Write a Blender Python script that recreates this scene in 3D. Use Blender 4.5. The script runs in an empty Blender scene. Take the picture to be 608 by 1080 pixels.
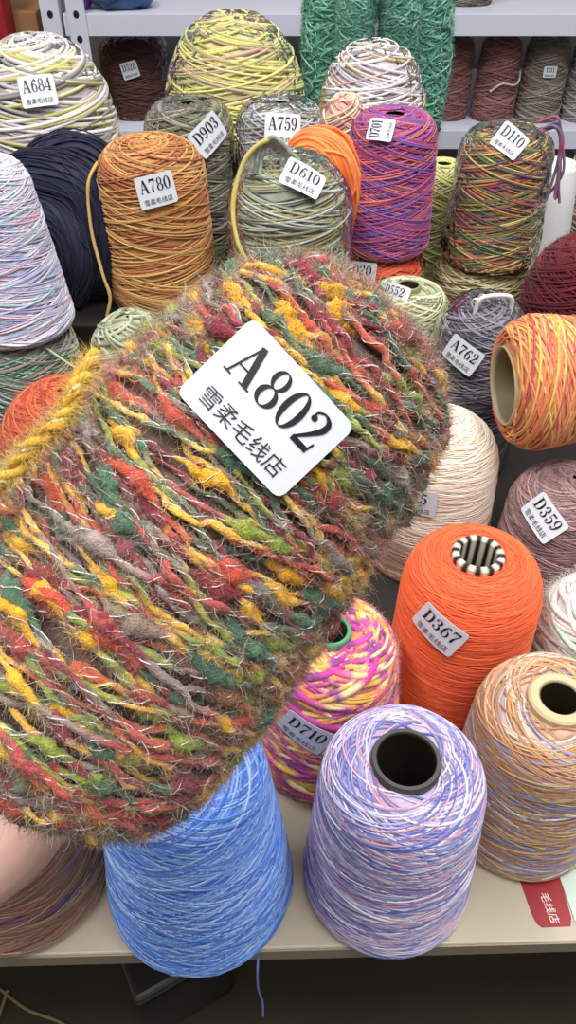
import bpy, math, random
import numpy as np
from mathutils import Matrix, Vector

# ------------------------------------------------------------------ camera, light, exposure
SC = bpy.context.scene
COL = SC.collection
PI = math.pi
TZ = 0.75                     # table top height
EYE = TZ + 0.62               # phone height
PITCH = math.radians(42)
FPX = 830.0                   # focal length in pixels of a 608 x 1080 frame

cd = bpy.data.cameras.new('camera'); cam = bpy.data.objects.new('camera', cd); COL.objects.link(cam)
cam.location = (0, 0, EYE); cam.rotation_euler = (PI / 2 - PITCH, 0, 0)
cd.sensor_fit = 'VERTICAL'; cd.sensor_height = 36.0; cd.lens = FPX / 1080 * 36.0
cd.clip_start = 0.02; cd.clip_end = 30
SC.camera = cam

world = bpy.data.worlds.new('room_air'); SC.world = world; world.use_nodes = True
bg = world.node_tree.nodes['Background']
bg.inputs[0].default_value = (0.86, 0.93, 1.0, 1); bg.inputs[1].default_value = 0.16

def area(name, loc, size, energy, rot=(0, 0, 0), col=(1, 0.98, 0.95)):
    l = bpy.data.lights.new(name, 'AREA'); l.shape = 'RECTANGLE'; l.size, l.size_y = size
    l.energy = energy; l.color = col
    o = bpy.data.objects.new(name, l); COL.objects.link(o); o.location = loc; o.rotation_euler = rot
    return o
area('ceiling_tube_light', (-0.75, 0.35, 2.7), (0.25, 1.5), 27)
area('ceiling_tube_light', (0.65, 0.40, 2.7), (0.25, 1.5), 29)
area('ceiling_tube_light', (0.0, -0.15, 2.7), (1.6, 0.3), 20)
area('ceiling_tube_light', (0.3, 1.35, 2.7), (1.4, 0.25), 6)

area('ceiling_tube_light', (0.25, -1.0, 2.7), (1.6, 0.3), 14)

SC.view_settings.view_transform = 'Standard'
SC.view_settings.look = 'None'
SC.view_settings.gamma = 1.0
SC.view_settings.use_curve_mapping = False
SC.view_settings.exposure = 0.0

# ------------------------------------------------------------------ helpers
def lin(c):
    c = np.asarray(c, float) / 255.0
    return np.where(c <= 0.04045, c / 12.92, ((c + 0.055) / 1.055) ** 2.4)

def at(px, py, depth):
    """the point of the place seen at a pixel of the 608 x 1080 frame, at a distance along the view axis"""
    c, s = math.cos(PITCH), math.sin(PITCH)
    F = np.array([0, c, -s]); U = np.array([0, s, c]); R = np.array([1.0, 0, 0])
    return np.array([0, 0, EYE]) + depth * (F + R * (px - 304) / FPX + U * (540 - py) / FPX)

MATS = {}
def new_mat(name):
    m = bpy.data.materials.new(name); m.use_nodes = True
    MATS[name] = m
    return m, m.node_tree, m.node_tree.nodes['Principled BSDF']

def yarn_mat(name, rough, sheen, bump=0.25, scale=1400):
    m, t, b = new_mat(name)
    a = t.nodes.new('ShaderNodeAttribute'); a.attribute_name = 'yarn_colour'
    n = t.nodes.new('ShaderNodeTexNoise'); n.inputs['Scale'].default_value = scale; n.inputs['Detail'].default_value = 2
    tc = t.nodes.new('ShaderNodeTexCoord'); t.links.new(tc.outputs['Object'], n.inputs['Vector'])
    bp = t.nodes.new('ShaderNodeBump'); bp.inputs['Strength'].default_value = bump; bp.inputs['Distance'].default_value = 0.0008
    t.links.new(n.outputs['Fac'], bp.inputs['Height'])
    t.links.new(a.outputs['Color'], b.inputs['Base Color']); t.links.new(bp.outputs['Normal'], b.inputs['Normal'])
    b.inputs['Roughness'].default_value = rough; b.inputs['Sheen Weight'].default_value = sheen
    b.inputs['Sheen Roughness'].default_value = 0.4; b.inputs['Specular IOR Level'].default_value = 0.3
    return m
yarn_mat('yarn', 0.7, 0.15); yarn_mat('silky_yarn', 0.36, 0.1, 0.1); yarn_mat('fuzzy_yarn', 0.85, 0.3, 0.5, 700); yarn_mat('boucle_yarn', 0.9, 0.35, 1.0, 1600)

m, t, b = new_mat('mohair')
a_ = t.nodes.new('ShaderNodeAttribute'); a_.attribute_name = 'yarn_colour'
tl_ = t.nodes.new('ShaderNodeBsdfTranslucent'); mx = t.nodes.new('ShaderNodeMixShader'); mx.inputs[0].default_value = 0.5
nz_ = t.nodes.new('ShaderNodeTexNoise'); nz_.inputs['Scale'].default_value = 300
mp_ = t.nodes.new('ShaderNodeMapRange'); mp_.inputs['To Min'].default_value = 0.35; mp_.inputs['To Max'].default_value = 0.6
t.links.new(nz_.outputs['Fac'], mp_.inputs['Value']); t.links.new(mp_.outputs[0], mx.inputs[0])
t.links.new(a_.outputs['Color'], b.inputs['Base Color']); t.links.new(a_.outputs['Color'], tl_.inputs['Color'])
b.inputs['Roughness'].default_value = 0.6; b.inputs['Sheen Weight'].default_value = 0.3
t.links.new(b.outputs[0], mx.inputs[1]); t.links.new(tl_.outputs[0], mx.inputs[2])
t.links.new(mx.outputs[0], t.nodes['Material Output'].inputs['Surface'])

def plain(name, col, rough=0.5, metal=0.0, noise=0.0, scale=20, bump=0.0, spec=0.5):
    m, t, b = new_mat(name)
    c = list(lin(col)) + [1]
    b.inputs['Roughness'].default_value = rough; b.inputs['Metallic'].default_value = metal
    b.inputs['Specular IOR Level'].default_value = spec
    n = t.nodes.new('ShaderNodeTexNoise'); n.inputs['Scale'].default_value = scale; n.inputs['Detail'].default_value = 6
    tc = t.nodes.new('ShaderNodeTexCoord'); t.links.new(tc.outputs['Object'], n.inputs['Vector'])
    r = t.nodes.new('ShaderNodeValToRGB')
    r.color_ramp.elements[0].color = [x * (1 - noise) for x in c[:3]] + [1]
    r.color_ramp.elements[1].color = [min(1, x * (1 + noise)) for x in c[:3]] + [1]
    r.color_ramp.elements[0].position = 0.3; r.color_ramp.elements[1].position = 0.7
    t.links.new(n.outputs['Fac'], r.inputs['Fac']); t.links.new(r.outputs['Color'], b.inputs['Base Color'])
    if bump:
        bp = t.nodes.new('ShaderNodeBump'); bp.inputs['Strength'].default_value = bump; bp.inputs['Distance'].default_value = 0.002
        t.links.new(n.outputs['Fac'], bp.inputs['Height']); t.links.new(bp.outputs['Normal'], b.inputs['Normal'])
    return m
plain('laminate', (184, 172, 152), 0.45, noise=0.03, scale=8)
plain('laminate_edge', (150, 138, 118), 0.5, noise=0.05)
plain('floor_tile', (66, 58, 46), 0.5, noise=0.15, scale=5)
plain('plaster', (150, 148, 144), 0.8, noise=0.03)
plain('white_metal', (205, 208, 226), 0.4, noise=0.02)
plain('rack_inside', (70, 66, 64), 0.6, noise=0.1)
plain('hole_black', (12, 12, 14), 0.8)
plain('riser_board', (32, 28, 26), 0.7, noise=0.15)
plain('label_paper', (213, 218, 228), 0.45, noise=0.0)
plain('label_ink', (14, 14, 16), 0.5)
plain('label_ink_fine', (38, 38, 42), 0.5)
plain('cardboard', (165, 120, 80), 0.8, noise=0.08)
plain('red_card', (150, 22, 34), 0.5, noise=0.05)
plain('tag_white', (232, 220, 222), 0.5)
plain('steel', (120, 120, 122), 0.3, 0.9, noise=0.1)
plain('black_gloss', (22, 20, 20), 0.15, noise=0.2)
plain('white_plastic', (222, 224, 226), 0.35)
plain('mint_paper', (196, 212, 204), 0.6, noise=0.04)
plain('straw', (170, 150, 105), 0.7)
plain('blue_bag', (40, 70, 110), 0.35, noise=0.6, scale=30, bump=0.6)
plain('purple_bag', (96, 44, 130), 0.35, noise=0.3, scale=30, bump=0.5)

m, t, b = new_mat('core_card')
a_ = t.nodes.new('ShaderNodeAttribute'); a_.attribute_name = 'yarn_colour'
t.links.new(a_.outputs['Color'], b.inputs['Base Color']); b.inputs['Roughness'].default_value = 0.45

m, t, b = new_mat('skin')
b.inputs['Base Color'].default_value = list(lin((244, 196, 182))) + [1]; b.inputs['Roughness'].default_value = 0.5
b.inputs['Subsurface Weight'].default_value = 0.2; b.inputs['Subsurface Radius'].default_value = (0.01, 0.004, 0.002)
nn = t.nodes.new('ShaderNodeTexNoise'); nn.inputs['Scale'].default_value = 60
bb = t.nodes.new('ShaderNodeBump'); bb.inputs['Strength'].default_value = 0.12; bb.inputs['Distance'].default_value = 0.001
t.links.new(nn.outputs['Fac'], bb.inputs['Height']); t.links.new(bb.outputs['Normal'], b.inputs['Normal'])
plain('nail', (236, 190, 178), 0.25)

# clear, crinkled plastic film
m, t, b = new_mat('clear_film')
tr = t.nodes.new('ShaderNodeBsdfTransparent'); tr.inputs[0].default_value = (0.97, 0.97, 0.97, 1)
gl = t.nodes.new('ShaderNodeBsdfGlossy'); gl.inputs['Roughness'].default_value = 0.12
fr = t.nodes.new('ShaderNodeFresnel'); fr.inputs['IOR'].default_value = 1.16
mx = t.nodes.new('ShaderNodeMixShader')
nz = t.nodes.new('ShaderNodeTexNoise'); nz.inputs['Scale'].default_value = 70; nz.inputs['Detail'].default_value = 3
tc = t.nodes.new('ShaderNodeTexCoord'); t.links.new(tc.outputs['Object'], nz.inputs['Vector'])
bp = t.nodes.new('ShaderNodeBump'); bp.inputs['Strength'].default_value = 1.0; bp.inputs['Distance'].default_value = 0.006
t.links.new(nz.outputs['Fac'], bp.inputs['Height'])
t.links.new(bp.outputs['Normal'], gl.inputs['Normal']); t.links.new(bp.outputs['Normal'], fr.inputs['Normal'])
t.links.new(fr.outputs[0], mx.inputs[0]); t.links.new(tr.outputs[0], mx.inputs[1]); t.links.new(gl.outputs[0], mx.inputs[2])
t.links.new(mx.outputs[0], t.nodes['Material Output'].inputs['Surface'])

class MB:
    """collects numpy geometry for ONE mesh object"""
    def __init__(s): s.v = []; s.c = []; s.f = []; s.n = 0
    def add(s, v, faces, col=(0.5, 0.5, 0.5)):
        v = np.asarray(v, float).reshape(-1, 3); col = np.asarray(col, float)
        if col.ndim == 1: col = np.repeat(col[None, :3], len(v), 0)
        s.v.append(v); s.c.append(col)
        for f in (faces if isinstance(faces, list) else [faces]): s.f.append(np.asarray(f, int) + s.n)
        s.n += len(v)
    def build(s, name, mat, parent=None, smooth=True, colour=True):
        v = np.concatenate(s.v).astype(np.float32); c = np.concatenate(s.c)
        me = bpy.data.meshes.new(name)
        me.vertices.add(len(v)); me.vertices.foreach_set('co', v.ravel())
        idx = np.concatenate([f.ravel() for f in s.f]).astype(np.int32)
        tot = np.concatenate([np.full(len(f), f.shape[1]) for f in s.f]).astype(np.int32)
        st = np.concatenate([[0], np.cumsum(tot)[:-1]]).astype(np.int32)
        me.loops.add(len(idx)); me.loops.foreach_set('vertex_index', idx)
        me.polygons.add(len(tot)); me.polygons.foreach_set('loop_start', st); me.polygons.foreach_set('loop_total', tot)
        me.polygons.foreach_set('use_smooth', np.full(len(tot), smooth))
        if colour:
            a = me.attributes.new('yarn_colour', 'FLOAT_COLOR', 'POINT')
            a.data.foreach_set('color', np.concatenate([c, np.ones((len(c), 1))], 1).astype(np.float32).ravel())
        me.update(calc_edges=True); me.validate()
        me.materials.append(MATS[mat])
        o = bpy.data.objects.new(name, me); COL.objects.link(o)
        if parent: o.parent = parent
        return o

def grid_faces(nu, nv, wrap_u=False, wrap_v=False):
    i = np.arange(nu if wrap_u else nu - 1); j = np.arange(nv if wrap_v else nv - 1)
    I, J = np.meshgrid(i, j, indexing='ij'); I2 = (I + 1) % nu; J2 = (J + 1) % nv
    return np.stack([I * nv + J, I2 * nv + J, I2 * nv + J2, I * nv + J2], -1).reshape(-1, 4)

def box(mb, lo, hi, bev=0.0):
    x0, y0, z0 = lo; x1, y1, z1 = hi; b = bev
    if b <= 0:
        v = [(x, y, z) for x in (x0, x1) for y in (y0, y1) for z in (z0, z1)]
        mb.add(v, np.array([(0, 1, 3, 2), (4, 6, 7, 5), (0, 4, 5, 1), (2, 3, 7, 6), (0, 2, 6, 4), (1, 5, 7, 3)])); return
    import bmesh
    bm = bmesh.new(); bmesh.ops.create_cube(bm, size=1)
    for w in bm.verts: w.co = ((x0 + x1) / 2 + w.co.x * (x1 - x0), (y0 + y1) / 2 + w.co.y * (y1 - y0), (z0 + z1) / 2 + w.co.z * (z1 - z0))
    bmesh.ops.bevel(bm, geom=bm.edges[:], offset=b, segments=3, profile=0.5, affect='EDGES')
    bm.verts.ensure_lookup_table(); bmesh.ops.triangulate(bm, faces=bm.faces[:])
    mb.add([w.co[:] for w in bm.verts], np.array([[w.index for w in f.verts] for f in bm.faces])); bm.free()

def smooth_path(pts, n):
    pts = np.asarray(pts, float); k = len(pts)
    P = np.concatenate([[2 * pts[0] - pts[1]], pts, [2 * pts[-1] - pts[-2]]])
    u = np.linspace(0, k - 1 - 1e-9, n); i = u.astype(int); t = (u - i)[:, None]
    a, b_, c, d = P[i], P[i + 1], P[i + 2], P[i + 3]
    return 0.5 * (2 * b_ + (c - a) * t + (2 * a - 5 * b_ + 4 * c - d) * t ** 2 + (3 * b_ - a - 3 * c + d) * t ** 3)

def unit(v): return v / np.maximum(np.linalg.norm(v, axis=-1, keepdims=True), 1e-12)

def frames(P):
    T = unit(np.gradient(P, axis=0)); N = np.zeros_like(P)
    n = np.cross(T[0], [0.3, 0.5, 0.8]); n /= np.linalg.norm(n)
    for i in range(len(P)):
        n = n - T[i] * (n @ T[i]); n /= max(np.linalg.norm(n), 1e-9); N[i] = n
    return T, N, np.cross(T, N)

def tube(mb, P, R, col, sides=6, cap=True, NB=None, squash=1.0):
    P = np.asarray(P, float); R = np.broadcast_to(np.asarray(R, float), (len(P),))
    if NB is None: _, N, B = frames(P)
    else: N, B = NB
    a = np.linspace(0, 2 * PI, sides, endpoint=False)
    V = P[:, None] + R[:, None, None] * (np.cos(a)[None, :, None] * N[:, None] * squash + np.sin(a)[None, :, None] * B[:, None])
    col = np.asarray(col, float)
    C = np.repeat(col[:, None], sides, 1).reshape(-1, 3) if col.ndim == 2 else col
    F = [grid_faces(len(P), sides, wrap_v=True)]
    if cap: F += [np.arange(sides)[None, ::-1], (len(P) - 1) * sides + np.arange(sides)[None]]
    mb.add(V.reshape(-1, 3), F, C)

def noise1(n, step, rng):
    k = int(n / step) + 4
    g = rng.normal(size=k); x = np.arange(n) / step; i = x.astype(int); t = x - i; t = t * t * (3 - 2 * t)
    return g[i] * (1 - t) + g[i + 1] * t

SOFT = [0.10]
def soft(c):
    k = SOFT[0]; g = (c @ np.array([.3, .55, .15]))[..., None]; return c * (1 - k) + g * k

def variegate(L, pal, seg, rng, wts=None):
    """colour along the length of a space-dyed strand"""
    pal = soft(lin(pal)); tot = L[-1]; n = int(tot / seg * 1.3) + 4
    lens = rng.uniform(0.4, 1.6, n) * seg; e = np.cumsum(lens); e = e / e[-1] * tot * 1.01
    ci = rng.choice(len(pal), n, p=wts); cols = pal[ci] * rng.uniform(0.86, 1.14, (n, 1))
    mid = e - lens / 2
    x = np.stack([np.interp(L, mid, cols[:, k]) for k in range(3)], 1)
    hard = cols[np.clip(np.searchsorted(e, L), 0, n - 1)]
    return np.clip(0.35 * x + 0.65 * hard, 0, 1)

# ---- profiles (radius, height) of wound packages
def prof_cone(h, rb, rt, rc, rr=0.028, hole=None):
    rs = rb + (rt - rb) * (h - rr) / h
    lo = [(rb - 0.01, 0.0), (rb - 0.003, 0.002), (rb, 0.008)] if hole is None else \
         [(hole, 0.0), (hole + (rb - hole) * 0.55, 0.003), (rb - 0.004, 0.012), (rb, 0.026)]
    z0 = lo[-1][1]
    body = [(rb + (rs - rb) * t, z0 + (h - rr - z0) * t) for t in np.linspace(0.05, 1, 14)]
    p0, p1, p2 = np.array([rs, h - rr]), np.array([rt * 0.985, h + 0.003]), np.array([rc, h - 0.002])
    top = [tuple((1 - t) ** 2 * p0 + 2 * t * (1 - t) * p1 + t * t * p2) for t in np.linspace(0.08, 1, 12)]
    return resample(lo + body + top)
def prof_dome(h, rb, rt, k=0.45, belly=0.0):
    hs = h * (1 - k); out = [(rb - 0.01, 0), (rb - 0.003, 0.002), (rb, 0.008)]
    for t in np.linspace(0.05, 1, 12): out.append((rb + (rt - rb) * t + belly * math.sin(PI * t), 0.008 + (hs - 0.008) * t))
    for t in np.linspace(0.07, 0.985, 12): out.append((rt * math.cos(t * PI / 2) ** 0.8, hs + (h - hs) * math.sin(t * PI / 2)))
    return resample(out)
def resample(p, n=90):
    p = np.array(p); s = np.concatenate([[0], np.cumsum(np.linalg.norm(np.diff(p, axis=0), axis=1))])
    u = np.linspace(0, s[-1], n)
    return np.stack([np.interp(u, s, p[:, 0]), np.interp(u, s, p[:, 1])], 1)

def prof_normal(prof):
    d = unit(np.gradient(prof, axis=0)); return np.stack([d[:, 1], -d[:, 0]], 1)

def wind_path(prof, turns, tpp, seg, rng, w, thick=0.5, wob=0.012, ends=(0.0, 1.0)):
    """strand laid to and fro over a package: points, outward normals"""
    N = int(turns * seg); t = np.arange(N) / seg
    npass = int(turns / tpp) + 3
    e = np.where(np.arange(npass) % 2 == 0, ends[0] + rng.uniform(0, 0.07, npass), ends[1] - rng.uniform(0, 0.05, npass))
    knots = np.cumsum(rng.uniform(0.8, 1.2, npass) * tpp); knots -= knots[0]
    u = np.clip(np.interp(t, knots, e) + wob * noise1(N, seg * 0.4, rng), 0, 1)
    th = 2 * PI * t + rng.uniform(0, 6)
    x = u * (len(prof) - 1); xi = np.arange(len(prof)); nm = prof_normal(prof)
    r = np.interp(x, xi, prof[:, 0]); z = np.interp(x, xi, prof[:, 1])
    nr = np.interp(x, xi, nm[:, 0]); nz = np.interp(x, xi, nm[:, 1])
    off = w * thick * (t / t[-1]) + 0.12 * w * noise1(N, seg * 0.3, rng)
    r2 = np.maximum(r + nr * off, 0.001); z2 = z + nz * off
    P = np.stack([r2 * np.cos(th), r2 * np.sin(th), z2], 1)
    Nn = unit(np.stack([nr * np.cos(th), nr * np.sin(th), nz], 1))
    return P, Nn

def arclen(P): return np.concatenate([[0], np.cumsum(np.linalg.norm(np.diff(P, axis=0), axis=1))])

def lathe(mb, prof, col, n=56, off=0.0, rng=None, jit=0.0):
    p = prof + prof_normal(prof) * off
    th = np.linspace(0, 2 * PI, n, endpoint=False)
    V = np.stack([p[:, None, 0] * np.cos(th), p[:, None, 0] * np.sin(th), np.repeat(p[:, 1:2], n, 1)], -1).reshape(-1, 3)
    C = np.repeat(np.asarray(col)[None], len(V), 0)
    if rng is not None: C = np.clip(C * rng.uniform(1 - jit, 1 + jit, (len(V), 1)), 0, 1)
    mb.add(V, grid_faces(len(p), n, wrap_v=True), C)

def lay_strand(mb, P, Nn, w, C, nsec=4):
    T = unit(np.gradient(P, axis=0)); B = unit(np.cross(T, Nn)); M = np.cross(B, T)
    a = np.linspace(-0.12 * PI, 1.12 * PI, nsec + 1)
    V = P[:, None] + (np.cos(a)[None, :, None] * B[:, None] * w[:, None, None] * 0.5 + np.sin(a)[None, :, None] * M[:, None] * w[:, None, None] * 0.5)
    mb.add(V.reshape(-1, 3), grid_faces(len(P), nsec + 1), np.repeat(C[:, None], nsec + 1, 1).reshape(-1, 3))

def add_hairs(mb, P, Nn, C, length, width, rng, curl=0.7, up=0.8):
    n = len(P); rd = unit(rng.normal(size=(n, 3)))
    d = unit(Nn * up + rd); d2 = unit(d + curl * unit(rng.normal(size=(n, 3))))
    l = (length * rng.uniform(0.35, 1.25, n))[:, None]
    s = unit(np.cross(d, rng.normal(size=(n, 3)))) * width
    a, b_, c = P, P + d * l * 0.5, P + d * l * 0.5 + d2 * l * 0.55
    V = np.stack([a - s, a + s, b_ - s * 0.8, b_ + s * 0.8, c], 1).reshape(-1, 3)
    k = np.arange(n)[:, None] * 5
    mb.add(V, [k + np.array([[0, 1, 3, 2]]), k + np.array([[2, 3, 4]])], np.repeat(C[:, None], 5, 1).reshape(-1, 3))

def prop(o, label=None, cat=None, group=None, kind=None):
    if label: o['label'] = label
    if cat: o['category'] = cat
    if group: o['group'] = group
    if kind: o['kind'] = kind
    return o
GRP = {'yarn_cone': 'yarn cones crowded on the table', 'wrapped_yarn_cone': 'yarn cones crowded on the table', 'large_yarn_cone': 'yarn cones crowded on the table', 'mohair_cone': 'yarn cones crowded on the table', 'yarn_ball': 'small yarn balls on the table', 'yarn_hank': 'yarn hanks among the cones', 'shelving_rack': 'white metal racks'}
def thing(name, label, cat, loc=(0, 0, 0), group=None):
    o = bpy.data.objects.new(name, None); o.empty_display_size = 0.03; COL.objects.link(o); o.location = loc
    return prop(o, label, cat, group or GRP.get(name))

# ------------------------------------------------------------------ lettering
def _bar(x0, y0, x1, y1): return np.array([[[x0, y0], [x1, y0], [x1, y1], [x0, y1]]])
def _ring(cx, cy, rx, ry, tx, ty):
    a = np.linspace(0, 2 * PI, 33); o = np.stack([cx + rx * np.cos(a), cy + ry * np.sin(a)], 1)
    i = np.stack([cx + (rx - tx) * np.cos(a), cy + (ry - ty) * np.sin(a)], 1)
    return np.stack([o[:-1], o[1:], i[1:], i[:-1]], 1)
def _stroke(pts, ws):
    n = 8 * len(pts); p = smooth_path(pts, n) if len(pts) > 2 else np.linspace(pts[0], pts[1], n)
    w = np.interp(np.linspace(0, len(pts) - 1, n), np.arange(len(pts)), np.broadcast_to(ws, (len(pts),)))
    d = unit(np.gradient(p, axis=0)); q = np.stack([-d[:, 1], d[:, 0]], 1) * w[:, None] / 2
    return np.stack([p[:-1] - q[:-1], p[1:] - q[1:], p[1:] + q[1:], p[:-1] + q[:-1]], 1)
def _dot(cx, cy, r):
    a = np.linspace(0, 2 * PI, 13); o = np.stack([cx + r * np.cos(a), cy + r * np.sin(a)], 1); c = np.array([cx, cy])
    return np.stack([o[:-1], o[1:], np.repeat(c[None], 12, 0), np.repeat(c[None], 12, 0) + 1e-4], 1)
G = {}
G['0'] = (.56, [_ring(.28, .5, .27, .51, .145, .035)])
G['8'] = (.56, [_ring(.28, .75, .22, .26, .115, .035), _ring(.28, .26, .265, .27, .135, .035)])
G['1'] = (.44, [_bar(.16, 0, .31, 1), _bar(.04, 0, .43, .045), _stroke([(.03, .82), (.14, .88), (.2, .99)], .06)])
G['2'] = (.56, [_stroke([(.07, .74), (.1, .9), (.26, .98), (.43, .88), (.44, .68), (.3, .42), (.07, .1)], [.05, .05, .05, .13, .15, .1, .06]), _dot(.11, .74, .08),
                _bar(.04, 0, .5, .14), _stroke([(.48, .1), (.52, .3)], .05)])
G['3'] = (.54, [_stroke([(.09, .8), (.14, .93), (.26, .98), (.4, .87), (.4, .68), (.3, .55), (.19, .53)], [.05, .05, .05, .13, .13, .06, .04]),
                _stroke([(.19, .53), (.35, .47), (.44, .28), (.38, .08), (.24, .02), (.11, .07), (.08, .2)], [.04, .08, .15, .1, .05, .05, .05]), _dot(.11, .78, .075), _dot(.11, .2, .08)])
G['4'] = (.58, [_stroke([(.38, 1), (.04, .28)], .05), _bar(.02, .24, .56, .3), _bar(.31, 0, .45, 1), _bar(.2, 0, .55, .045)])
G['5'] = (.54, [_bar(.1, .87, .47, 1), _bar(.1, .5, .145, .95), _stroke([(.12, .52), (.25, .6), (.4, .52), (.45, .32), (.38, .1), (.24, .02), (.11, .07), (.08, .2)], [.04, .05, .12, .15, .12, .05, .05, .05]), _dot(.11, .2, .08)])
G['6'] = (.56, [_ring(.29, .3, .25, .31, .13, .035), _stroke([(.11, .32), (.13, .6), (.23, .85), (.36, .97), (.46, .9)], [.13, .13, .1, .05, .05]), _dot(.43, .86, .07)])
G['9'] = (.56, [np.array([.56, 1.0]) - q for q in G['6'][1]])
G['7'] = (.54, [_bar(.04, .86, .52, 1), _stroke([(.5, .9), (.36, .6), (.25, .3), (.23, 0)], [.05, .07, .13, .16]), _stroke([(.06, .88), (.05, .7)], .045)])
G['A'] = (.76, [_stroke([(.1, .02), (.35, 1)], .05), _stroke([(.36, 1), (.62, .02)], .16), _bar(.18, .32, .5, .365), _bar(0, 0, .22, .045), _bar(.46, 0, .76, .045)])
G['D'] = (.7, [_bar(.1, 0, .25, 1), _stroke([(.2, .975), (.4, .96), (.56, .8), (.6, .5), (.56, .2), (.4, .04), (.2, .025)], [.045, .05, .13, .155, .13, .05, .045]), _bar(0, 0, .3, .045), _bar(0, .955, .3, 1)])
def code_quads(s, gap=.05):
    out, x = [], 0.0
    for ch in s:
        w, parts = G[ch]
        out += [p + np.array([x, 0]) for p in parts]; x += w + gap
    q = np.concatenate(out); q[..., 0] /= (x - gap)
    return q, (x - gap)
def font_tris(body):
    cu = bpy.data.curves.new('shop_name_lettering', 'FONT'); cu.body = body; cu.size = 1; cu.resolution_u = 3
    o = bpy.data.objects.new('lettering', cu); COL.objects.link(o)
    me = bpy.data.meshes.new_from_object(o.evaluated_get(bpy.context.evaluated_depsgraph_get()))
    me.calc_loop_triangles()
    v = np.array([w.co[:2] for w in me.vertices]); f = np.array([q.vertices[:] for q in me.loop_triangles])
    bpy.data.objects.remove(o); bpy.data.curves.remove(cu); bpy.data.meshes.remove(me)
    v -= v.min(0); v /= v.max(0)[0]
    return v, f
SHOP = font_tris('\u96ea\u67d4\u6bdb\u7ebf\u5e97')
TAGTXT = font_tris('\u6bdb\u7ebf\u5e97')

def paper_label(parent, code, O, n, c, bend, rot, size, kind='paper_label', shop=True, axis_up=None, label=None):
    """a sticker bent round the package: O centre, n outward, c circumferential direction, rot of the writing"""
    O, n, c = (np.asarray(q, float) for q in (O, n, c)); n = unit(n); c = unit(c - n * (c @ n)); a = np.cross(n, c)
    W, H = size; cr, sr = math.cos(rot), math.sin(rot)
    def put(uv, w):
        uv = np.asarray(uv, float); cc = uv[:, 0] * cr - uv[:, 1] * sr; aa = uv[:, 0] * sr + uv[:, 1] * cr
        ang = cc / bend; rr = bend + w
        return O + (np.sin(ang) * rr)[:, None] * c + (np.cos(ang) * rr - bend)[:, None] * n + aa[:, None] * a
    nx, ny = 15, 13; R = 0.09 * H
    ys = np.concatenate([[-H / 2, -H / 2 + R * .12, -H / 2 + R * .4], np.linspace(-H / 2 + R, H / 2 - R, 7), [H / 2 - R * .4, H / 2 - R * .12, H / 2]])
    d = np.clip(np.abs(ys) - (H / 2 - R), 0, R); hw = W / 2 - R + np.sqrt(np.maximum(R * R - d * d, 0))
    uv = np.stack([np.linspace(-1, 1, nx)[None] * hw[:, None], np.repeat(ys[:, None], nx, 1)], -1).reshape(-1, 2)
    mb = MB(); k = nx * ny; g = grid_faces(ny, nx); rim = list(range(nx)) + [i * nx + nx - 1 for i in range(1, ny)] + [(ny - 1) * nx + i for i in range(nx - 2, -1, -1)] + [i * nx for i in range(ny - 2, 0, -1)]
    rim = np.array(rim); r2 = np.roll(rim, -1)
    mb.add(np.concatenate([put(uv, 0.0004), put(uv, 0.0)]), [g, g[:, ::-1] + k, np.stack([rim, r2, r2 + k, rim + k], 1)])
    card = mb.build(kind, 'label_paper', parent, smooth=False, colour=False)
    if label: card['label'] = label
    q, asp = code_quads(code); hh = 0.40 * H; ww = min(0.80 * W, asp * hh * 1.15)
    uv = np.stack([(q[..., 0] - 0.5) * ww, q[..., 1] * hh + (-0.02 if shop else -.5) * H * (1 if shop else .4)], -1).reshape(-1, 2)
    mb = MB(); mb.add(put(uv, 0.0007 if bend > .1 else 0.0011), np.arange(len(uv)).reshape(-1, 4)); mb.build('printed_code', 'label_ink', card, smooth=False, colour=False)
    if shop:
        v, f = SHOP; uv = np.stack([(v[:, 0] - 0.5) * 0.74 * W, v[:, 1] * 0.74 * W - 0.40 * H], 1)
        mb = MB(); mb.add(put(uv, 0.0007 if bend > .1 else 0.0011), f); mb.build('printed_shop_name', 'label_ink_fine', card, smooth=False, colour=False)
    return card

def sticker(root, prof, code, az, z, rot=0, size=(.041, .029), tilt=None, lift=0.003, shop=True):
    """sticker on a package, azimuth in degrees (-90 faces the camera side)"""
    az = math.radians(az); i = int(np.argmin(np.abs(prof[:, 1] - z) + (0 if tilt is None else 0) + np.where(np.arange(len(prof)) < 6, 1, 0)))
    r = prof[i, 0]; nm = prof_normal(prof)
    nrm = nm[max(0, i - 8):i + 9].mean(0); nrm /= np.linalg.norm(nrm)
    if tilt is not None: nrm = np.array([math.cos(math.radians(tilt)), math.sin(math.radians(tilt))])
    O = np.array([(r + nrm[0] * lift) * math.cos(az), (r + nrm[0] * lift) * math.sin(az), prof[i, 1] + nrm[1] * lift])
    n = np.array([nrm[0] * math.cos(az), nrm[0] * math.sin(az), nrm[1]]); c = np.array([-math.sin(az), math.cos(az), 0])
    return paper_label(root, code, O, n, c, max(r / max(nrm[0], .35), .03) * 1.15, math.radians(rot), size, shop=shop)

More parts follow.
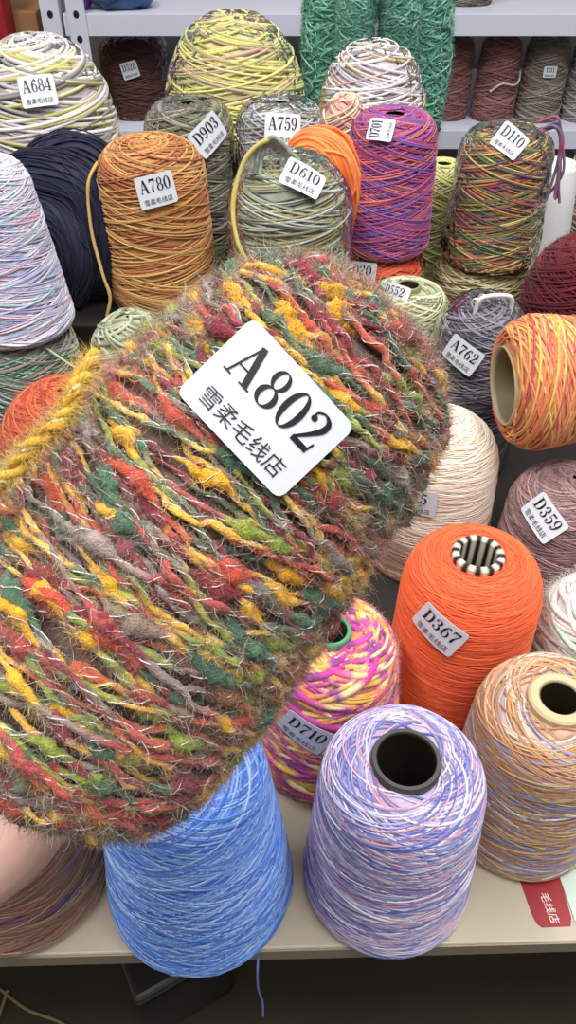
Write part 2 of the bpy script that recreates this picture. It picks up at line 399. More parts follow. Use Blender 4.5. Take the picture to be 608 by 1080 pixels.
def core_tube(root, rc, thick, depth, h, col, alt=None, name='core_tube', rise=0.004, inside=None):
    p = np.array([(rc, h - 0.03), (rc, h + rise * .6), (rc - thick * .2, h + rise), (rc - thick * .8, h + rise), (rc - thick, h + rise * .6), (rc - thick, h - depth), (0.0005, h - depth)])
    n = 48; th = np.linspace(0, 2 * PI, n, endpoint=False)
    V = np.stack([p[:, None, 0] * np.cos(th), p[:, None, 0] * np.sin(th), np.repeat(p[:, 1:2], n, 1)], -1)
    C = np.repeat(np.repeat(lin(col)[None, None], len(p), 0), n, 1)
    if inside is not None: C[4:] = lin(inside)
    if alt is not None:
        for k in range(n):
            if (k // 2) % 2 == 0: C[1:5, k] = lin(alt)
    mb = MB(); mb.add(V.reshape(-1, 3), grid_faces(len(p), n, wrap_v=True), C.reshape(-1, 3))
    return mb.build(name, 'core_card', root, smooth=False)

SEED = [10]
WK = [0.8, 1.6]
def package(name, label, cat, X, Y, z0, prof, pal, w=0.002, turns=110, tpp=2.37, seg=40, nsec=4, dye=0.12, wts=None, mat='yarn',
            fuzz=None, film=False, group=None, base_col=None, slub=0.0, wob=0.012, thick=0.6, ends=(0, 1), grad=None, rot=None, size_film=0.0028):
    w *= WK[0]; turns = int(turns * WK[1])
    SEED[0] += 1; rng = np.random.default_rng(SEED[0])
    root = thing(name, label, cat, (X, Y, TZ + z0), group)
    if rot: root.rotation_euler = rot
    mb = MB(); mean = soft(lin(pal)).mean(0) if base_col is None else lin(base_col)
    lathe(mb, prof, mean, off=-w * 0.35, rng=rng, jit=0.2)
    P, Nn = wind_path(prof, turns, tpp, seg, rng, w, thick, wob, ends)
    C = variegate(arclen(P), pal, dye, rng, wts)
    if grad:
        C2 = variegate(arclen(P), grad[1], dye, rng); f_ = np.clip((grad[0] - P[:, 2]) / .03 + .5 + .3 * noise1(len(P), 30, rng), 0, 1)[:, None]
        C = C * (1 - f_) + C2 * f_
    W = w * (1 + 0.15 * noise1(len(P), 9, rng)).clip(.6, 1.6)
    if slub: W = W * (1 + slub * np.clip(noise1(len(P), 5, rng), 0, 2))
    lay_strand(mb, P, Nn, W, C, nsec)
    # closing disc below
    th = np.linspace(0, 2 * PI, 32, endpoint=False); r0 = prof[0, 0]
    if rot is None: mb.add(np.stack([r0 * np.cos(th), r0 * np.sin(th), np.zeros(32)], 1), np.arange(32)[None, ::-1], mean)
    mb.build('wound_yarn', mat, root)
    if fuzz:
        nh, ln, wd, pale = fuzz; k = rng.integers(0, len(P), nh)
        hb = MB(); hc = np.clip(C[k] * (1 - pale) + pale * np.array([0.85, 0.83, 0.8]) , 0, 1)
        add_hairs(hb, P[k] + Nn[k] * w * .3 + rng.normal(size=(nh, 3)) * w * .4, Nn[k], hc, ln, wd, rng)
        prop(hb.build('mohair_fuzz', 'mohair', root, smooth=False), kind='stuff')
    if film:
        fb = MB(); p = prof[2:] + prof_normal(prof)[2:] * size_film; p = p[::3]
        n = 64; th = np.linspace(0, 2 * PI, n, endpoint=False)
        R = p[:, None, 0] + 0.0015 * (rng.uniform(-1, 1, (len(p), n)) * (p[:, None, 0] > .012))
        Z = np.repeat(p[:, 1:2], n, 1) + 0.0008 * rng.normal(size=(len(p), n))
        fb.add(np.stack([R * np.cos(th), R * np.sin(th), Z], -1).reshape(-1, 3), grid_faces(len(p), n, wrap_v=True))
        fb.build('plastic_wrap', 'clear_film', root, colour=False)
    return root

def tail(root, pts, r, pal, name='yarn_tail', mat='yarn', n=60, dye=.1, sides=7):
    """loose end of yarn, points local to its thing"""
    rng = np.random.default_rng(len(pts) * 7 + int(abs(pts[0][0]) * 1e4)); P = smooth_path(pts, n)
    mb = MB(); tube(mb, P, r * (1 + .12 * noise1(n, 3, rng)), variegate(arclen(P), pal, dye, rng), sides)
    return mb.build(name, mat, root)

def bundle(mb, pts, R, ns, w, twist, pal, rng, n=90, dye=.2, wts=None, wig=0.0):
    """a hank: many strands lying side by side round a path; returns surface points for fuzz"""
    P = smooth_path(pts, n); T, N, B = frames(P); R = np.interp(np.linspace(0, 1, n), np.linspace(0, 1, len(R)), R)
    tube(mb, P, R * .93, lin(pal).mean(0), 18)
    S, Q, K = [], [], []
    for k in range(ns):
        a = 2 * PI * k / ns + twist * np.linspace(0, 1, n) * 2 * PI + 0.25 * noise1(n, 22, rng) + wig * noise1(n, 2.2, rng)
        o = np.cos(a)[:, None] * N + np.sin(a)[:, None] * B
        p = P + o * (R * (0.97 + .05 * noise1(n, 14, rng) + .12 * wig * noise1(n, 2.5, rng)))[:, None]
        c = variegate(arclen(p), pal, dye, rng, wts); tube(mb, p, w, c, 5)
        S.append(p); Q.append(o); K.append(c)
    return np.concatenate(S), np.concatenate(Q), np.concatenate(K)

# ------------------------------------------------------------------ the room
def struct(name, lo, hi, mat):
    mb = MB(); box(mb, lo, hi); return prop(mb.build(name, mat, smooth=False, colour=False), kind='structure')
struct('floor', (-2.2, -2.0, -0.05), (2.2, 2.3, 0.0), 'floor_tile')
struct('wall_back', (-2.2, 2.3, 0.0), (2.2, 2.4, 2.9), 'plaster')
struct('wall_left', (-2.3, -2.0, 0.0), (-2.2, 2.4, 2.9), 'plaster')
struct('wall_right', (2.2, -2.0, 0.0), (2.3, 2.4, 2.9), 'plaster')
struct('ceiling', (-2.3, -2.0, 2.9), (2.3, 2.4, 3.0), 'plaster')

# display table, its front edge a touch askew to the camera
tab = thing('display_table', 'long beige laminate display table crowded with yarn cones', 'table', (0, 0.213, 0))
tab.rotation_euler = (0, 0, math.radians(1.4))
mb = MB(); box(mb, (-0.85, 0.0, TZ - 0.018), (0.85, 1.22, TZ), 0.002); mb.build('tabletop', 'laminate', tab, smooth=False, colour=False)
mb = MB(); box(mb, (-0.85, -0.0012, TZ - 0.017), (0.85, -0.0001, TZ - 0.001)); mb.build('edge_band', 'laminate_edge', tab, smooth=False, colour=False)
for x in (-0.78, 0.78):
    for y in (0.10, 1.14):
        mb = MB(); box(mb, (x - .02, y - .02, 0.0), (x + .02, y + .02, TZ - .018), .002); mb.build('leg', 'steel', tab, smooth=False, colour=False)

mb = MB(); box(mb, (-0.62, 0.835, TZ), (0.06, 1.04, TZ + .165), .004); box(mb, (-0.62, 1.04, TZ), (0.125, 1.36, TZ + .165), .004)
prop(mb.build('display_riser', 'riser_board', smooth=False, colour=False), 'dark low riser behind the front cones lifting the rear left cones', 'riser')

mb = MB(); box(mb, (-0.6, 0.345, TZ + .0001), (0.66, 0.834, TZ + .0012)); box(mb, (0.13, .8345, TZ + .0001), (0.66, 1.36, TZ + .0012))  # thin dark sheet added so the gaps between cones look shaded
prop(mb.build('gap_shade_sheet', 'riser_board', smooth=False, colour=False), 'dark sheet added on the table as shade between the rear cones', 'mat')  # no real mat, only the added shade sheet

# white slotted-angle shelving behind
def rack(label, x0, x1, y0, posts, boards):
    r = thing('shelving_rack', label, 'shelf', (0, y0, 0))
    for (xa, xb, za, zb) in boards:
        mb = MB(); box(mb, (xa, 0, za - .036), (xb, .006, za), .001); box(mb, (xa, .006, za - .004), (xb, .5, za))
        mb.build('shelf_board', 'white_metal', r, smooth=False, colour=False)
    for (px, s) in posts:
        mb = MB(); box(mb, (px - .017, -.004, 0), (px + .017, -.001, 1.9)); box(mb, (px + s * .0155 - .0015, -.001, 0), (px + s * .0155 + .0015, .038, 1.9))
        p = mb.build('upright_post', 'white_metal', r, smooth=False, colour=False)
        for z in np.arange(1.0, 1.28, .04):
            if px > 1: break
            hb = MB(); a = np.linspace(0, 2 * PI, 14, endpoint=False)
            hb.add(np.stack([px + .0055 * np.cos(a), np.full(14, -.0044), z + .0065 * np.sin(a)], 1), np.arange(14)[None])
            hb.build('slot_hole', 'hole_black', p, smooth=False, colour=False)
    return r
ZS_UP, ZS_LO = TZ + 0.330, TZ + 0.128
RY = 1.70
rack('white metal shelving rack behind the yarn table', -.42, 1.2, RY, [(-.392, -1), (1.19, 1)], [(-.418, 1.2, ZS_UP, 0), (-.418, 1.2, ZS_LO, 0)])
rack('second white metal rack at the far left, its slotted post showing', -1.5, -.46, RY, [(-.44, 1)], [(-1.5, -.455, TZ + .62, 0), (-1.5, -.455, ZS_LO - .06, 0)])

# ------------------------------------------------------------------ front row of cones
def cone(name, label, X, Y, z0, h, rb, rt, rc, pal, core=None, cat='yarn cone', rr=.028, **k):
    pr = prof_cone(h, rb, rt, rc, rr)
    r = package(name, label, cat, X, Y, z0, pr, pal, **k)
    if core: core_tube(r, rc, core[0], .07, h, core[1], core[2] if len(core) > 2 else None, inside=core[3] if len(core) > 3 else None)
    return r, pr

r, _ = cone('yarn_cone', 'lavender, blue and pink marled yarn cone at the front table edge',   .0755, .267, 0, .165, .0625, .052, .0225,
     [(214, 205, 232), (190, 186, 224), (128, 136, 208), (222, 158, 182), (96, 104, 190), (232, 226, 240), (150, 140, 190)],
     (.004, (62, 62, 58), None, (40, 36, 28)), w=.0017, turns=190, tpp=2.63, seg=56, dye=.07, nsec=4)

r, _ = cone('yarn_cone', 'bright blue silky yarn cone overhanging the front table edge', -.0665, .262, 0, .185, .0695, .050, .02,
     [(74, 124, 222), (110, 160, 236), (58, 100, 204), (142, 184, 244), (84, 140, 230), (168, 198, 248)],  # palest blue paints whiter highlights into the strand colour
     (.003, (70, 70, 66)), w=.0016, turns=210, tpp=1.63, seg=56, dye=.25, mat='silky_yarn')
tail(r, [(.045, -.056, .004), (.0445, -.064, -.004), (.0445, -.066, -.03), (.047, -.066, -.06), (.047, -.068, -.085)], .0008, [(90, 120, 205)], n=40)

r, _ = cone('yarn_cone', 'tan, rust and pale blue variegated cone at the right front', .188, .318, 0, .158, .059, .052, .0215,
     [(190, 132, 88), (206, 168, 122), (226, 214, 204), (122, 140, 200), (204, 142, 92), (214, 178, 100), (170, 120, 96), (190, 160, 150)],
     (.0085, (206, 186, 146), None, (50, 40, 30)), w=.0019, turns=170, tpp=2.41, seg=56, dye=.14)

r, _ = cone('yarn_cone', 'brown and faded red cone half hidden under the hand', -.205, .272, 0, .16, .066, .054, .02,
     [(168, 124, 104), (150, 86, 82), (132, 118, 90), (176, 146, 122), (150, 104, 88), (92, 88, 150)],
     None, w=.002, turns=150, tpp=2.3, seg=48, dye=.3, wts=[.25, .2, .2, .16, .15, .04])

# second row
r, p = cone('yarn_cone', 'glossy solid orange cone with checkered core tube', .148, .432, 0, .185, .060, .0545, .0205,
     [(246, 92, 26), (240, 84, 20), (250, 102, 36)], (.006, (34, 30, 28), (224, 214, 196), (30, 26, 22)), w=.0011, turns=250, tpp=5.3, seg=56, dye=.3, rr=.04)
sticker(r, p, 'D367', -126, .150, -22, lift=.002)

r, p = cone('yarn_cone', 'magenta and yellow fluffy cone with green core tube', .032, .383, 0, .152, .060, .049, .0165,
     [(228, 54, 164), (250, 202, 66), (244, 146, 72), (210, 66, 172), (252, 226, 150), (150, 60, 150)],
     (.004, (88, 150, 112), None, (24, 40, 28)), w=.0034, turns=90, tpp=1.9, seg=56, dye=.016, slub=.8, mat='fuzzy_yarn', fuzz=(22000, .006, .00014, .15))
sticker(r, p, 'D710', -110, .100, -27, lift=.005)

pr = prof_cone(.14, .052, .046, .012, .03)
r = package('yarn_cone', 'pale mint and pink fluffy cone at the right edge', 'yarn cone', .262, .425, 0, pr,
     [(226, 204, 204), (184, 222, 204), (240, 226, 216), (216, 190, 196), (200, 226, 214)], w=.0045, turns=70, tpp=2.2, dye=.1, slub=.4, mat='fuzzy_yarn', fuzz=(9000, .011, .00013, .3))

# ------------------------------------------------------------------ middle rows
SOFT[0] = 0.15
pr = prof_dome(.178, .066, .06, .32)
r = package('yarn_cone', 'cream and blush cone with brown streaked lower part behind orange cone', 'yarn cone', .152, .628, 0, pr,
     [(238, 222, 198), (242, 226, 206), (240, 196, 186), (226, 204, 176), (246, 234, 220)], w=.0014, turns=190, tpp=4.6, seg=44, dye=.3, grad=(.065, [(176, 120, 108), (150, 112, 92), (214, 186, 156), (128, 92, 76)]))
sticker(r, pr, '175', -117, .118, 0, lift=.0025)
pr = prof_dome(.147, .060, .055, .3)
r = package('yarn_cone', 'dusty mauve cone under the toppled orange and yellow cone', 'yarn cone', .272, .575, 0, pr,
     [(168, 122, 124), (134, 102, 104), (190, 152, 150), (112, 92, 94), (150, 116, 112)], w=.0017, turns=130, tpp=2.3, dye=.14)
sticker(r, pr, 'D359', -134, .126, -28, lift=.003)

# toppled cone: lies on its side, wide open end towards the left
pr = prof_cone(.15, .062, .046, .018, .025, hole=.037)
r = package('toppled_yarn_cone', 'orange, yellow and pink cone lying on its side with open core', 'yarn cone', .204, .628, .214, pr,
     [(238, 164, 48), (232, 126, 56), (242, 206, 92), (196, 66, 86), (216, 120, 62), (226, 180, 70), (240, 140, 90)], w=.0028, turns=90, tpp=2.3, seg=52, dye=.14, rot=(0, math.radians(87), math.radians(5)))
mb = MB(); n = 48; th = np.linspace(0, 2 * PI, n, endpoint=False)
cp = np.array([(.0375, .004), (.037, -.003), (.0355, -.003), (.035, .002), (.018, .13), (.001, .13)])
mb.add(np.stack([cp[:, None, 0] * np.cos(th), cp[:, None, 0] * np.sin(th), np.repeat(cp[:, 1:2], n, 1)], -1).reshape(-1, 3), grid_faces(6, n, wrap_v=True),
       np.repeat(np.array([lin((190, 176, 140))] * 3 + [lin((124, 112, 84))] * 3)[:, None], n, 1).reshape(-1, 3))
mb.build('core_cone', 'core_card', r)

pr = prof_dome(.222, .054, .0545, .3)
r = package('wrapped_yarn_cone', 'grey lilac cone in clear plastic with white handle behind toppled cone', 'yarn cone', .218, .790, 0, pr,
     [(112, 106, 122), (86, 82, 92), (152, 146, 168), (66, 64, 72), (130, 122, 132)], w=.0026, turns=90, tpp=2.6, dye=.12, film=True)
sticker(r, pr, 'A762', -122, .178, -22, lift=.007)
h = MB(); tube(h, smooth_path([(-.018, -.02, .208), (-.016, -.022, .228), (-.008, -.022, .234), (.012, -.02, .234), (.02, -.018, .228), (.023, -.014, .206)], 40), .0025, (.8, .8, .8), 8)
prop(h.build('carry_handle', 'white_plastic', r, colour=False), 'white plastic carry handle')

r, p = cone('yarn_cone', 'pale olive green cone with open hollow top in the middle row', .142, .864, 0, .197, .049, .048, .014,
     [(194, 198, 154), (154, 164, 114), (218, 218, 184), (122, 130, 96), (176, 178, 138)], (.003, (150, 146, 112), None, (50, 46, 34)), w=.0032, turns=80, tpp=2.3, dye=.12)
sticker(r, p, 'D552', -138, .196, 6, tilt=35, lift=.005, size=(.04, .024))

pr = prof_cone(.2, .054, .052, .01)
r = package('yarn_cone', 'vivid red orange cone beneath the magenta purple cone', 'yarn cone', .123, .972, 0, pr,
     [(244, 84, 36), (226, 66, 30), (250, 104, 54)], w=.003, turns=90, tpp=2.4, dye=.3, film=True)
sticker(r, pr, 'D20', -124, .182, 8, size=(.038, .03), lift=.007)
pr = prof_cone(.158, .0535, .049, .012)
r = package('yarn_cone', 'magenta, purple and coral cone stacked on the red orange cone', 'yarn cone', .123, .972, .201, pr,
     [(182, 62, 124), (128, 62, 148), (206, 84, 116), (158, 76, 170), (224, 116, 86), (96, 86, 172), (150, 50, 100)], w=.0024, turns=120, tpp=2.1, dye=.09)
sticker(r, pr, 'D701', -116, .148, 92, size=(.024, .030), lift=.005, tilt=38)

pr = prof_cone(.178, .066, .06, .012)
r = package('yarn_cone', 'golden brown and ivory cone beneath the tall multicolour cone', 'yarn cone', .258, .995, 0, pr,
     [(156, 136, 86), (206, 196, 156), (126, 106, 66), (176, 150, 90), (100, 88, 58)], w=.003, turns=90, tpp=2.6, dye=.22)
pr = prof_cone(.156, .060, .052, .012, .03)
r = package('wrapped_yarn_cone', 'gold, green and rose multicolour cone stacked on the golden brown cone', 'yarn cone', .262, .992, .180, pr,
     [(196, 156, 60), (98, 120, 70), (176, 70, 90), (78, 88, 78), (206, 130, 74), (108, 70, 116), (216, 184, 96), (90, 130, 80)], w=.0028, turns=95, tpp=1.9, dye=.1, film=True)
sticker(r, pr, 'D110', -102, .151, -33, lift=.006, tilt=38, size=(.036, .030))
tl = MB(); rng = np.random.default_rng(5)
for k in range(7):
    pts = np.array([(.03, -.02, .16), (.045, -.03, .168), (.055, -.03, .15), (.058, -.034, .12), (.054 + .002 * k, -.034, .085)]) + rng.normal(size=(5, 3)) * .003
    P = smooth_path(pts, 40); tube(tl, P, .0016, variegate(arclen(P), [(120, 90, 130), (190, 50, 110), (110, 100, 120)], .05, rng), 6)
tl.build('yarn_tail', 'yarn', r)

pr = prof_cone(.262, .04, .038, .01)
package('yarn_cone', 'yellow green and buff cone between the magenta and gold cones', 'yarn cone', .209, 1.097, 0, pr,
     [(204, 214, 110), (190, 200, 120), (178, 160, 116), (220, 222, 160)], w=.003, turns=110, tpp=2.6, dye=.25)
pr = prof_dome(.243, .068, .062, .35)
package('yarn_ball', 'dark wine red soft yarn ball at the right edge', 'yarn ball', .352, .895, 0, pr,
     [(104, 18, 36), (92, 12, 28), (120, 26, 44)], w=.003, turns=110, tpp=2.0, dye=.3, mat='fuzzy_yarn', fuzz=(7000, .006, .00012, .02))

# white bare paper cone behind the wine ball, and a beige cone behind that
r = thing('bare_paper_cone', 'white bare paper cone standing behind the wine red ball', 'paper cone', (.357, 1.085, TZ))
mb = MB(); cp = np.array([(.052, 0), (.053, .004), (.030, .262), (.028, .266), (.025, .264), (.024, .2), (.001, .2)])
mb.add(np.stack([cp[:, None, 0] * np.cos(th), cp[:, None, 0] * np.sin(th), np.repeat(cp[:, 1:2], n, 1)], -1).reshape(-1, 3), grid_faces(7, n, wrap_v=True))
mb.build('cone_shell', 'white_plastic', r, colour=False)
pr = prof_dome(.285, .06, .056, .3)
package('yarn_cone', 'fuzzy beige grey cone at right edge behind the white paper cone', 'yarn cone', .462, 1.165, 0, pr,
     [(176, 156, 142), (150, 134, 124), (196, 180, 168)], w=.003, turns=90, tpp=2.4, dye=.2, mat='fuzzy_yarn', fuzz=(4000, .008, .00014, .1))

# ------------------------------------------------------------------ left side
pr = prof_cone(.197, .060, .056, .012)
package('yarn_cone', 'green, teal and rose speckled cone beneath the white speckled cone', 'yarn cone', -.294, .775, 0, pr,
     [(82, 128, 100), (150, 178, 158), (186, 140, 150), (60, 110, 90), (180, 200, 190)], w=.0024, turns=110, tpp=2.3, dye=.03)
pr = prof_cone(.172, .060, .042, .012, .03)
package('yarn_cone', 'tall white, blue and pink speckled cone at the left edge', 'yarn cone', -.294, .775, .198, pr,
     [(206, 210, 234), (156, 166, 216), (226, 178, 198), (166, 206, 208), (236, 236, 246), (186, 180, 220), (216, 214, 236)], w=.0019, turns=170, tpp=2.9, seg=48, dye=.035, slub=.5)
pr = prof_dome(.214, .072, .070, .35)
package('mohair_cone', 'burnt orange mohair cone at the left edge beside held cone', 'yarn cone', -.212, .622, 0, pr,
     [(214, 86, 30), (196, 70, 22), (228, 104, 40), (168, 54, 20)], w=.002, turns=130, tpp=2.6, dye=.25, mat='fuzzy_yarn', fuzz=(12000, .008, .0001, .02))
pr = prof_dome(.212, .050, .051, .4)
r = package('yarn_ball', 'small sage green yarn ball half hidden behind held cone', 'yarn ball', -.172, .768, 0, pr,
     [(154, 164, 128), (186, 190, 158), (126, 136, 106), (170, 176, 140)], w=.004, turns=60, tpp=2.4, dye=.2)
sticker(r, pr, 'A71', -62, .172, -8, size=(.028, .026), lift=.005)
tail(r, [(-.03, -.035, .135), (-.042, -.045, .165), (-.06, -.045, .18), (-.085, -.03, .19), (-.10, -.015, .192)], .0012, [(190, 186, 150)], n=40)

# stuff on the riser
ZR = .166
pr = prof_cone(.184, .064, .058, .004, .04)
r = package('yarn_cone', 'caramel, amber and rust cone with a long loose yarn end', 'yarn cone', -.152, .905, ZR, pr,
     [(206, 146, 60), (190, 106, 52), (166, 86, 50), (180, 138, 70), (214, 164, 84)], w=.0025, turns=110, tpp=2.7, seg=44, dye=.22)
sticker(r, pr, 'A780', -78, .15, 9, lift=.004, size=(.041, .032))
tail(r, [(-.055, -.015, .165), (-.066, -.03, .145), (-.068, -.04, .10), (-.060, -.055, .055), (-.054, -.062, .03), (-.060, -.067, .008)], .0019, [(206, 170, 80), (190, 150, 66)])

pr = prof_dome(.174, .070, .068, .36)
r = package('wrapped_yarn_cone', 'grey green and olive yarn cone in clear plastic with loose loop on top', 'yarn cone', .002, .885, ZR, pr,
     [(136, 146, 126), (176, 182, 158), (158, 150, 80), (96, 106, 100), (184, 194, 194), (140, 134, 104)], w=.0030, turns=95, tpp=2.9, seg=44, dye=.16, film=True)
sticker(r, pr, 'D610', -75, .160, -36, lift=.009, tilt=48, size=(.044, .03))
tail(r, [(.005, -.03, .182), (-.018, -.03, .198), (-.045, -.035, .182), (-.060, -.047, .14), (-.055, -.062, .10), (-.035, -.073, .07)], .0026, [(150, 160, 146), (190, 196, 180), (200, 184, 80), (206, 190, 90)])
for k in range(3):
    tail(r, [(.0 + .004 * k, -.028, .176), (-.015, -.024 - .004 * k, .190 + .005 * k), (-.035 + .004 * k, -.026, .187), (-.042 + .005 * k, -.03, .164)], .0026, [(120, 130, 120), (160, 166, 150)], name='yarn_loop')

# neon orange hank behind it
root = thing('yarn_hank', 'neon orange small hank leaning behind the grey green cone', 'yarn hank', (.028, .965, TZ + ZR))
mb = MB(); rng = np.random.default_rng(77)
S, Q, K = bundle(mb, [(.050, -.0, .0), (.054, -.004, .06), (.050, -.006, .115), (.022, -.008, .150), (-.008, -.006, .152), (-.02, -.004, .11)], [.014, .018, .024, .027, .022, .012], 40, .0019, .6, [(255, 132, 32), (250, 104, 28), (255, 160, 54)], rng)
mb.build('hank_strands', 'yarn', root)

pr = prof_cone(.190, .055, .050, .012)
r = package('yarn_cone', 'pastel lilac, aqua and khaki cone behind the grey green cone', 'yarn cone', -.010, 1.027, ZR, pr,
     [(176, 168, 200), (190, 192, 176), (150, 182, 184), (160, 150, 132), (206, 196, 214)], w=.003, turns=95, tpp=2.4, dye=.16, film=True)
sticker(r, pr, 'A759', -86, .172, -4, lift=.007, size=(.042, .034))
pr = prof_cone(.187, .055, .051, .012, .03)
r = package('wrapped_yarn_cone', 'grey brown cone with green streaks behind the amber cone', 'yarn cone', -.122, 1.037, ZR, pr,
     [(126, 116, 90), (96, 92, 78), (154, 146, 128), (122, 140, 92), (88, 84, 96), (174, 166, 140)], w=.0032, turns=90, tpp=2.4, dye=.16, film=True)
sticker(r, pr, 'D903', -60, .162, 33, lift=.007, size=(.044, .033))

pr = prof_dome(.25, .092, .098, .55, .006)
package('large_yarn_cone', 'large yellow and sage domed yarn cone below the upper shelf', 'yarn cone', -.073, 1.2, ZR, pr,
     [(222, 210, 90), (174, 180, 104), (206, 196, 130), (196, 160, 140), (188, 192, 128), (230, 220, 120)], w=.0042, turns=100, tpp=2.9, seg=48, dye=.2, film=True)
pr = prof_dome(.247, .098, .084, .45)
r = package('large_yarn_cone', 'large ivory, grey and mauve thick yarn cone at top left', 'yarn cone', -.305, 1.075, ZR, pr,
     [(222, 222, 208), (232, 230, 222), (156, 148, 146), (196, 186, 104), (188, 172, 190), (132, 130, 126), (206, 196, 206)], w=.0056, turns=90, tpp=3.3, seg=44, dye=.22, film=True)
sticker(r, pr, 'A684', -78, .205, 4, lift=.008, size=(.041, .033))

# navy hank slumped between the white speckled cone and the amber cone
root = thing('yarn_hank', 'navy blue smooth yarn hank slumped beside the amber cone', 'yarn hank', (-.265, .93, TZ + ZR))
mb = MB(); rng = np.random.default_rng(31); NV = [(30, 34, 60), (24, 28, 50), (38, 42, 72)]
bundle(mb, [(-.07, -.01, .125), (-.02, -.012, .138), (.03, -.02, .128), (.048, -.03, .085), (.040, -.035, .04), (.02, -.035, .01)], [.022, .032, .034, .034, .03, .012], 70, .0009, .15, NV, rng)
bundle(mb, [(-.05, .03, .125), (.0, .03, .145), (.04, .02, .135), (.06, .0, .08), (.055, -.005, .01)], [.02, .03, .032, .03, .02], 60, .0009, -.2, NV, rng)
bundle(mb, [(-.04, -.04, .11), (.0, -.05, .10), (.018, -.056, .06), (.004, -.052, .01)], [.02, .028, .028, .018], 60, .0009, .25, NV, rng)
mb.build('hank_strands', 'yarn', root)

# small pinkish ball and white cone behind the magenta cone
pr = prof_dome(.192, .036, .036, .3)
package('yarn_ball', 'small peach and rose yarn ball beside the white marled cone', 'yarn ball', .070, 1.062, ZR, prof_dome(.187, .029, .031, .3),
     [(222, 178, 160), (212, 192, 150), (196, 110, 120), (230, 206, 170)], w=.0034, turns=60, tpp=2.3, dye=.1)
pr = prof_dome(.226, .062, .071, .42)
package('yarn_cone', 'white, plum and tan marled cone in front of the green mohair', 'yarn cone', .113, 1.155, ZR, pr,
     [(226, 220, 230), (178, 148, 168), (214, 186, 146), (132, 120, 122), (244, 240, 244), (220, 210, 220)], w=.0042, turns=90, tpp=3.0, dye=.14, film=True)

# tall green mohair hank
root = thing('mohair_hank', 'tall sea green mohair hank standing against the shelving', 'yarn hank', (.125, 1.30, TZ + ZR))
root.scale = (.86, 1, 1)
mb = MB(); rng = np.random.default_rng(41); GR = [(112, 186, 162), (92, 166, 144), (134, 204, 182)]
S = [bundle(mb, p_, r_, 90, .0013, .3, GR, rng, n=260, dye=.05, wig=.35) for p_, r_ in (
    ([(-.072, 0, .01), (-.082, 0, .12), (-.075, 0, .25), (-.03, 0, .33), (.03, 0, .33), (.078, 0, .25), (.088, 0, .12), (.078, 0, .01)], [.03, .036, .042, .048, .048, .044, .04, .034]),
    ([(-.035, -.0, .01), (-.04, -.02, .15), (-.035, -.042, .255), (-.005, -.03, .275), (.03, -.042, .255), (.035, -.02, .15), (.03, 0, .01)], [.03, .034, .03, .024, .03, .034, .03]))]
mb.build('hank_strands', 'fuzzy_yarn', root)
hb = MB(); P = np.concatenate([s[0] for s in S]); Q = np.concatenate([s[1] for s in S]); K = np.concatenate([s[2] for s in S])
k = rng.integers(0, len(P), 170000); add_hairs(hb, P[k] + Q[k] * .002, Q[k], np.clip(K[k] * rng.uniform(.7, 1.15, (len(k), 1)) + .03, 0, 1), .008, .00016, rng, curl=1.2, up=.5)
prop(hb.build('mohair_fuzz', 'mohair', root, smooth=False), kind='stuff')

# ------------------------------------------------------------------ on the shelves behind
def shelf_cone(label, X, Y, z, h, rb, rt, pal, **k):
    return package('yarn_cone', label, 'yarn cone', X, Y, z - TZ, prof_cone(h, rb, rt, .01), pal, w=.003, turns=70, tpp=2.4, seg=32, nsec=3, dye=.15, group='yarn cones on the rear shelves', **k)
r = shelf_cone('dark maroon brown cone on the lower shelf left of the yellow cone', -.318, 1.83, ZS_LO, .15, .072, .066, [(92, 54, 48), (72, 40, 36), (108, 66, 56)], film=True)
sticker(r, prof_cone(.15, .072, .066, .01), 'D528', -88, .097, 14, size=(.034, .030), lift=.008)
RS = [(136, 84, 82), (112, 70, 70), (156, 104, 98)]; GY = [(146, 132, 112), (124, 112, 98), (168, 156, 138), (120, 110, 104)]
shelf_cone('rosy brown cone on the lower shelf right beside the green mohair', .335, 1.80, ZS_LO, .148, .042, .038, RS)
r = shelf_cone('rosy brown cone on the lower shelf with a pale loose end', .428, 1.79, ZS_LO, .15, .043, .038, [(146, 90, 88), (122, 76, 76), (166, 112, 106)])
tail(r, [(-.02, -.043, .06), (.0, -.048, .075), (.025, -.044, .072), (.036, -.036, .078), (.036, -.036, .095)], .002, [(206, 190, 180)], n=40)
r = shelf_cone('taupe cone on the lower shelf with a small white sticker', .522, 1.79, ZS_LO, .152, .045, .04, GY)
sticker(r, prof_cone(.152, .045, .04, .01), 'D31', -92, .095, 0, size=(.026, .02), lift=.005)
shelf_cone('silvery grey cone on the lower shelf at the right edge', .622, 1.79, ZS_LO, .152, .05, .043, [(156, 148, 146), (132, 124, 124), (178, 170, 168), (140, 120, 120)])
shelf_cone('brown grey cone standing on the upper shelf', .345, 1.82, ZS_UP, .16, .055, .048, [(120, 108, 98), (90, 80, 74), (146, 134, 120)])

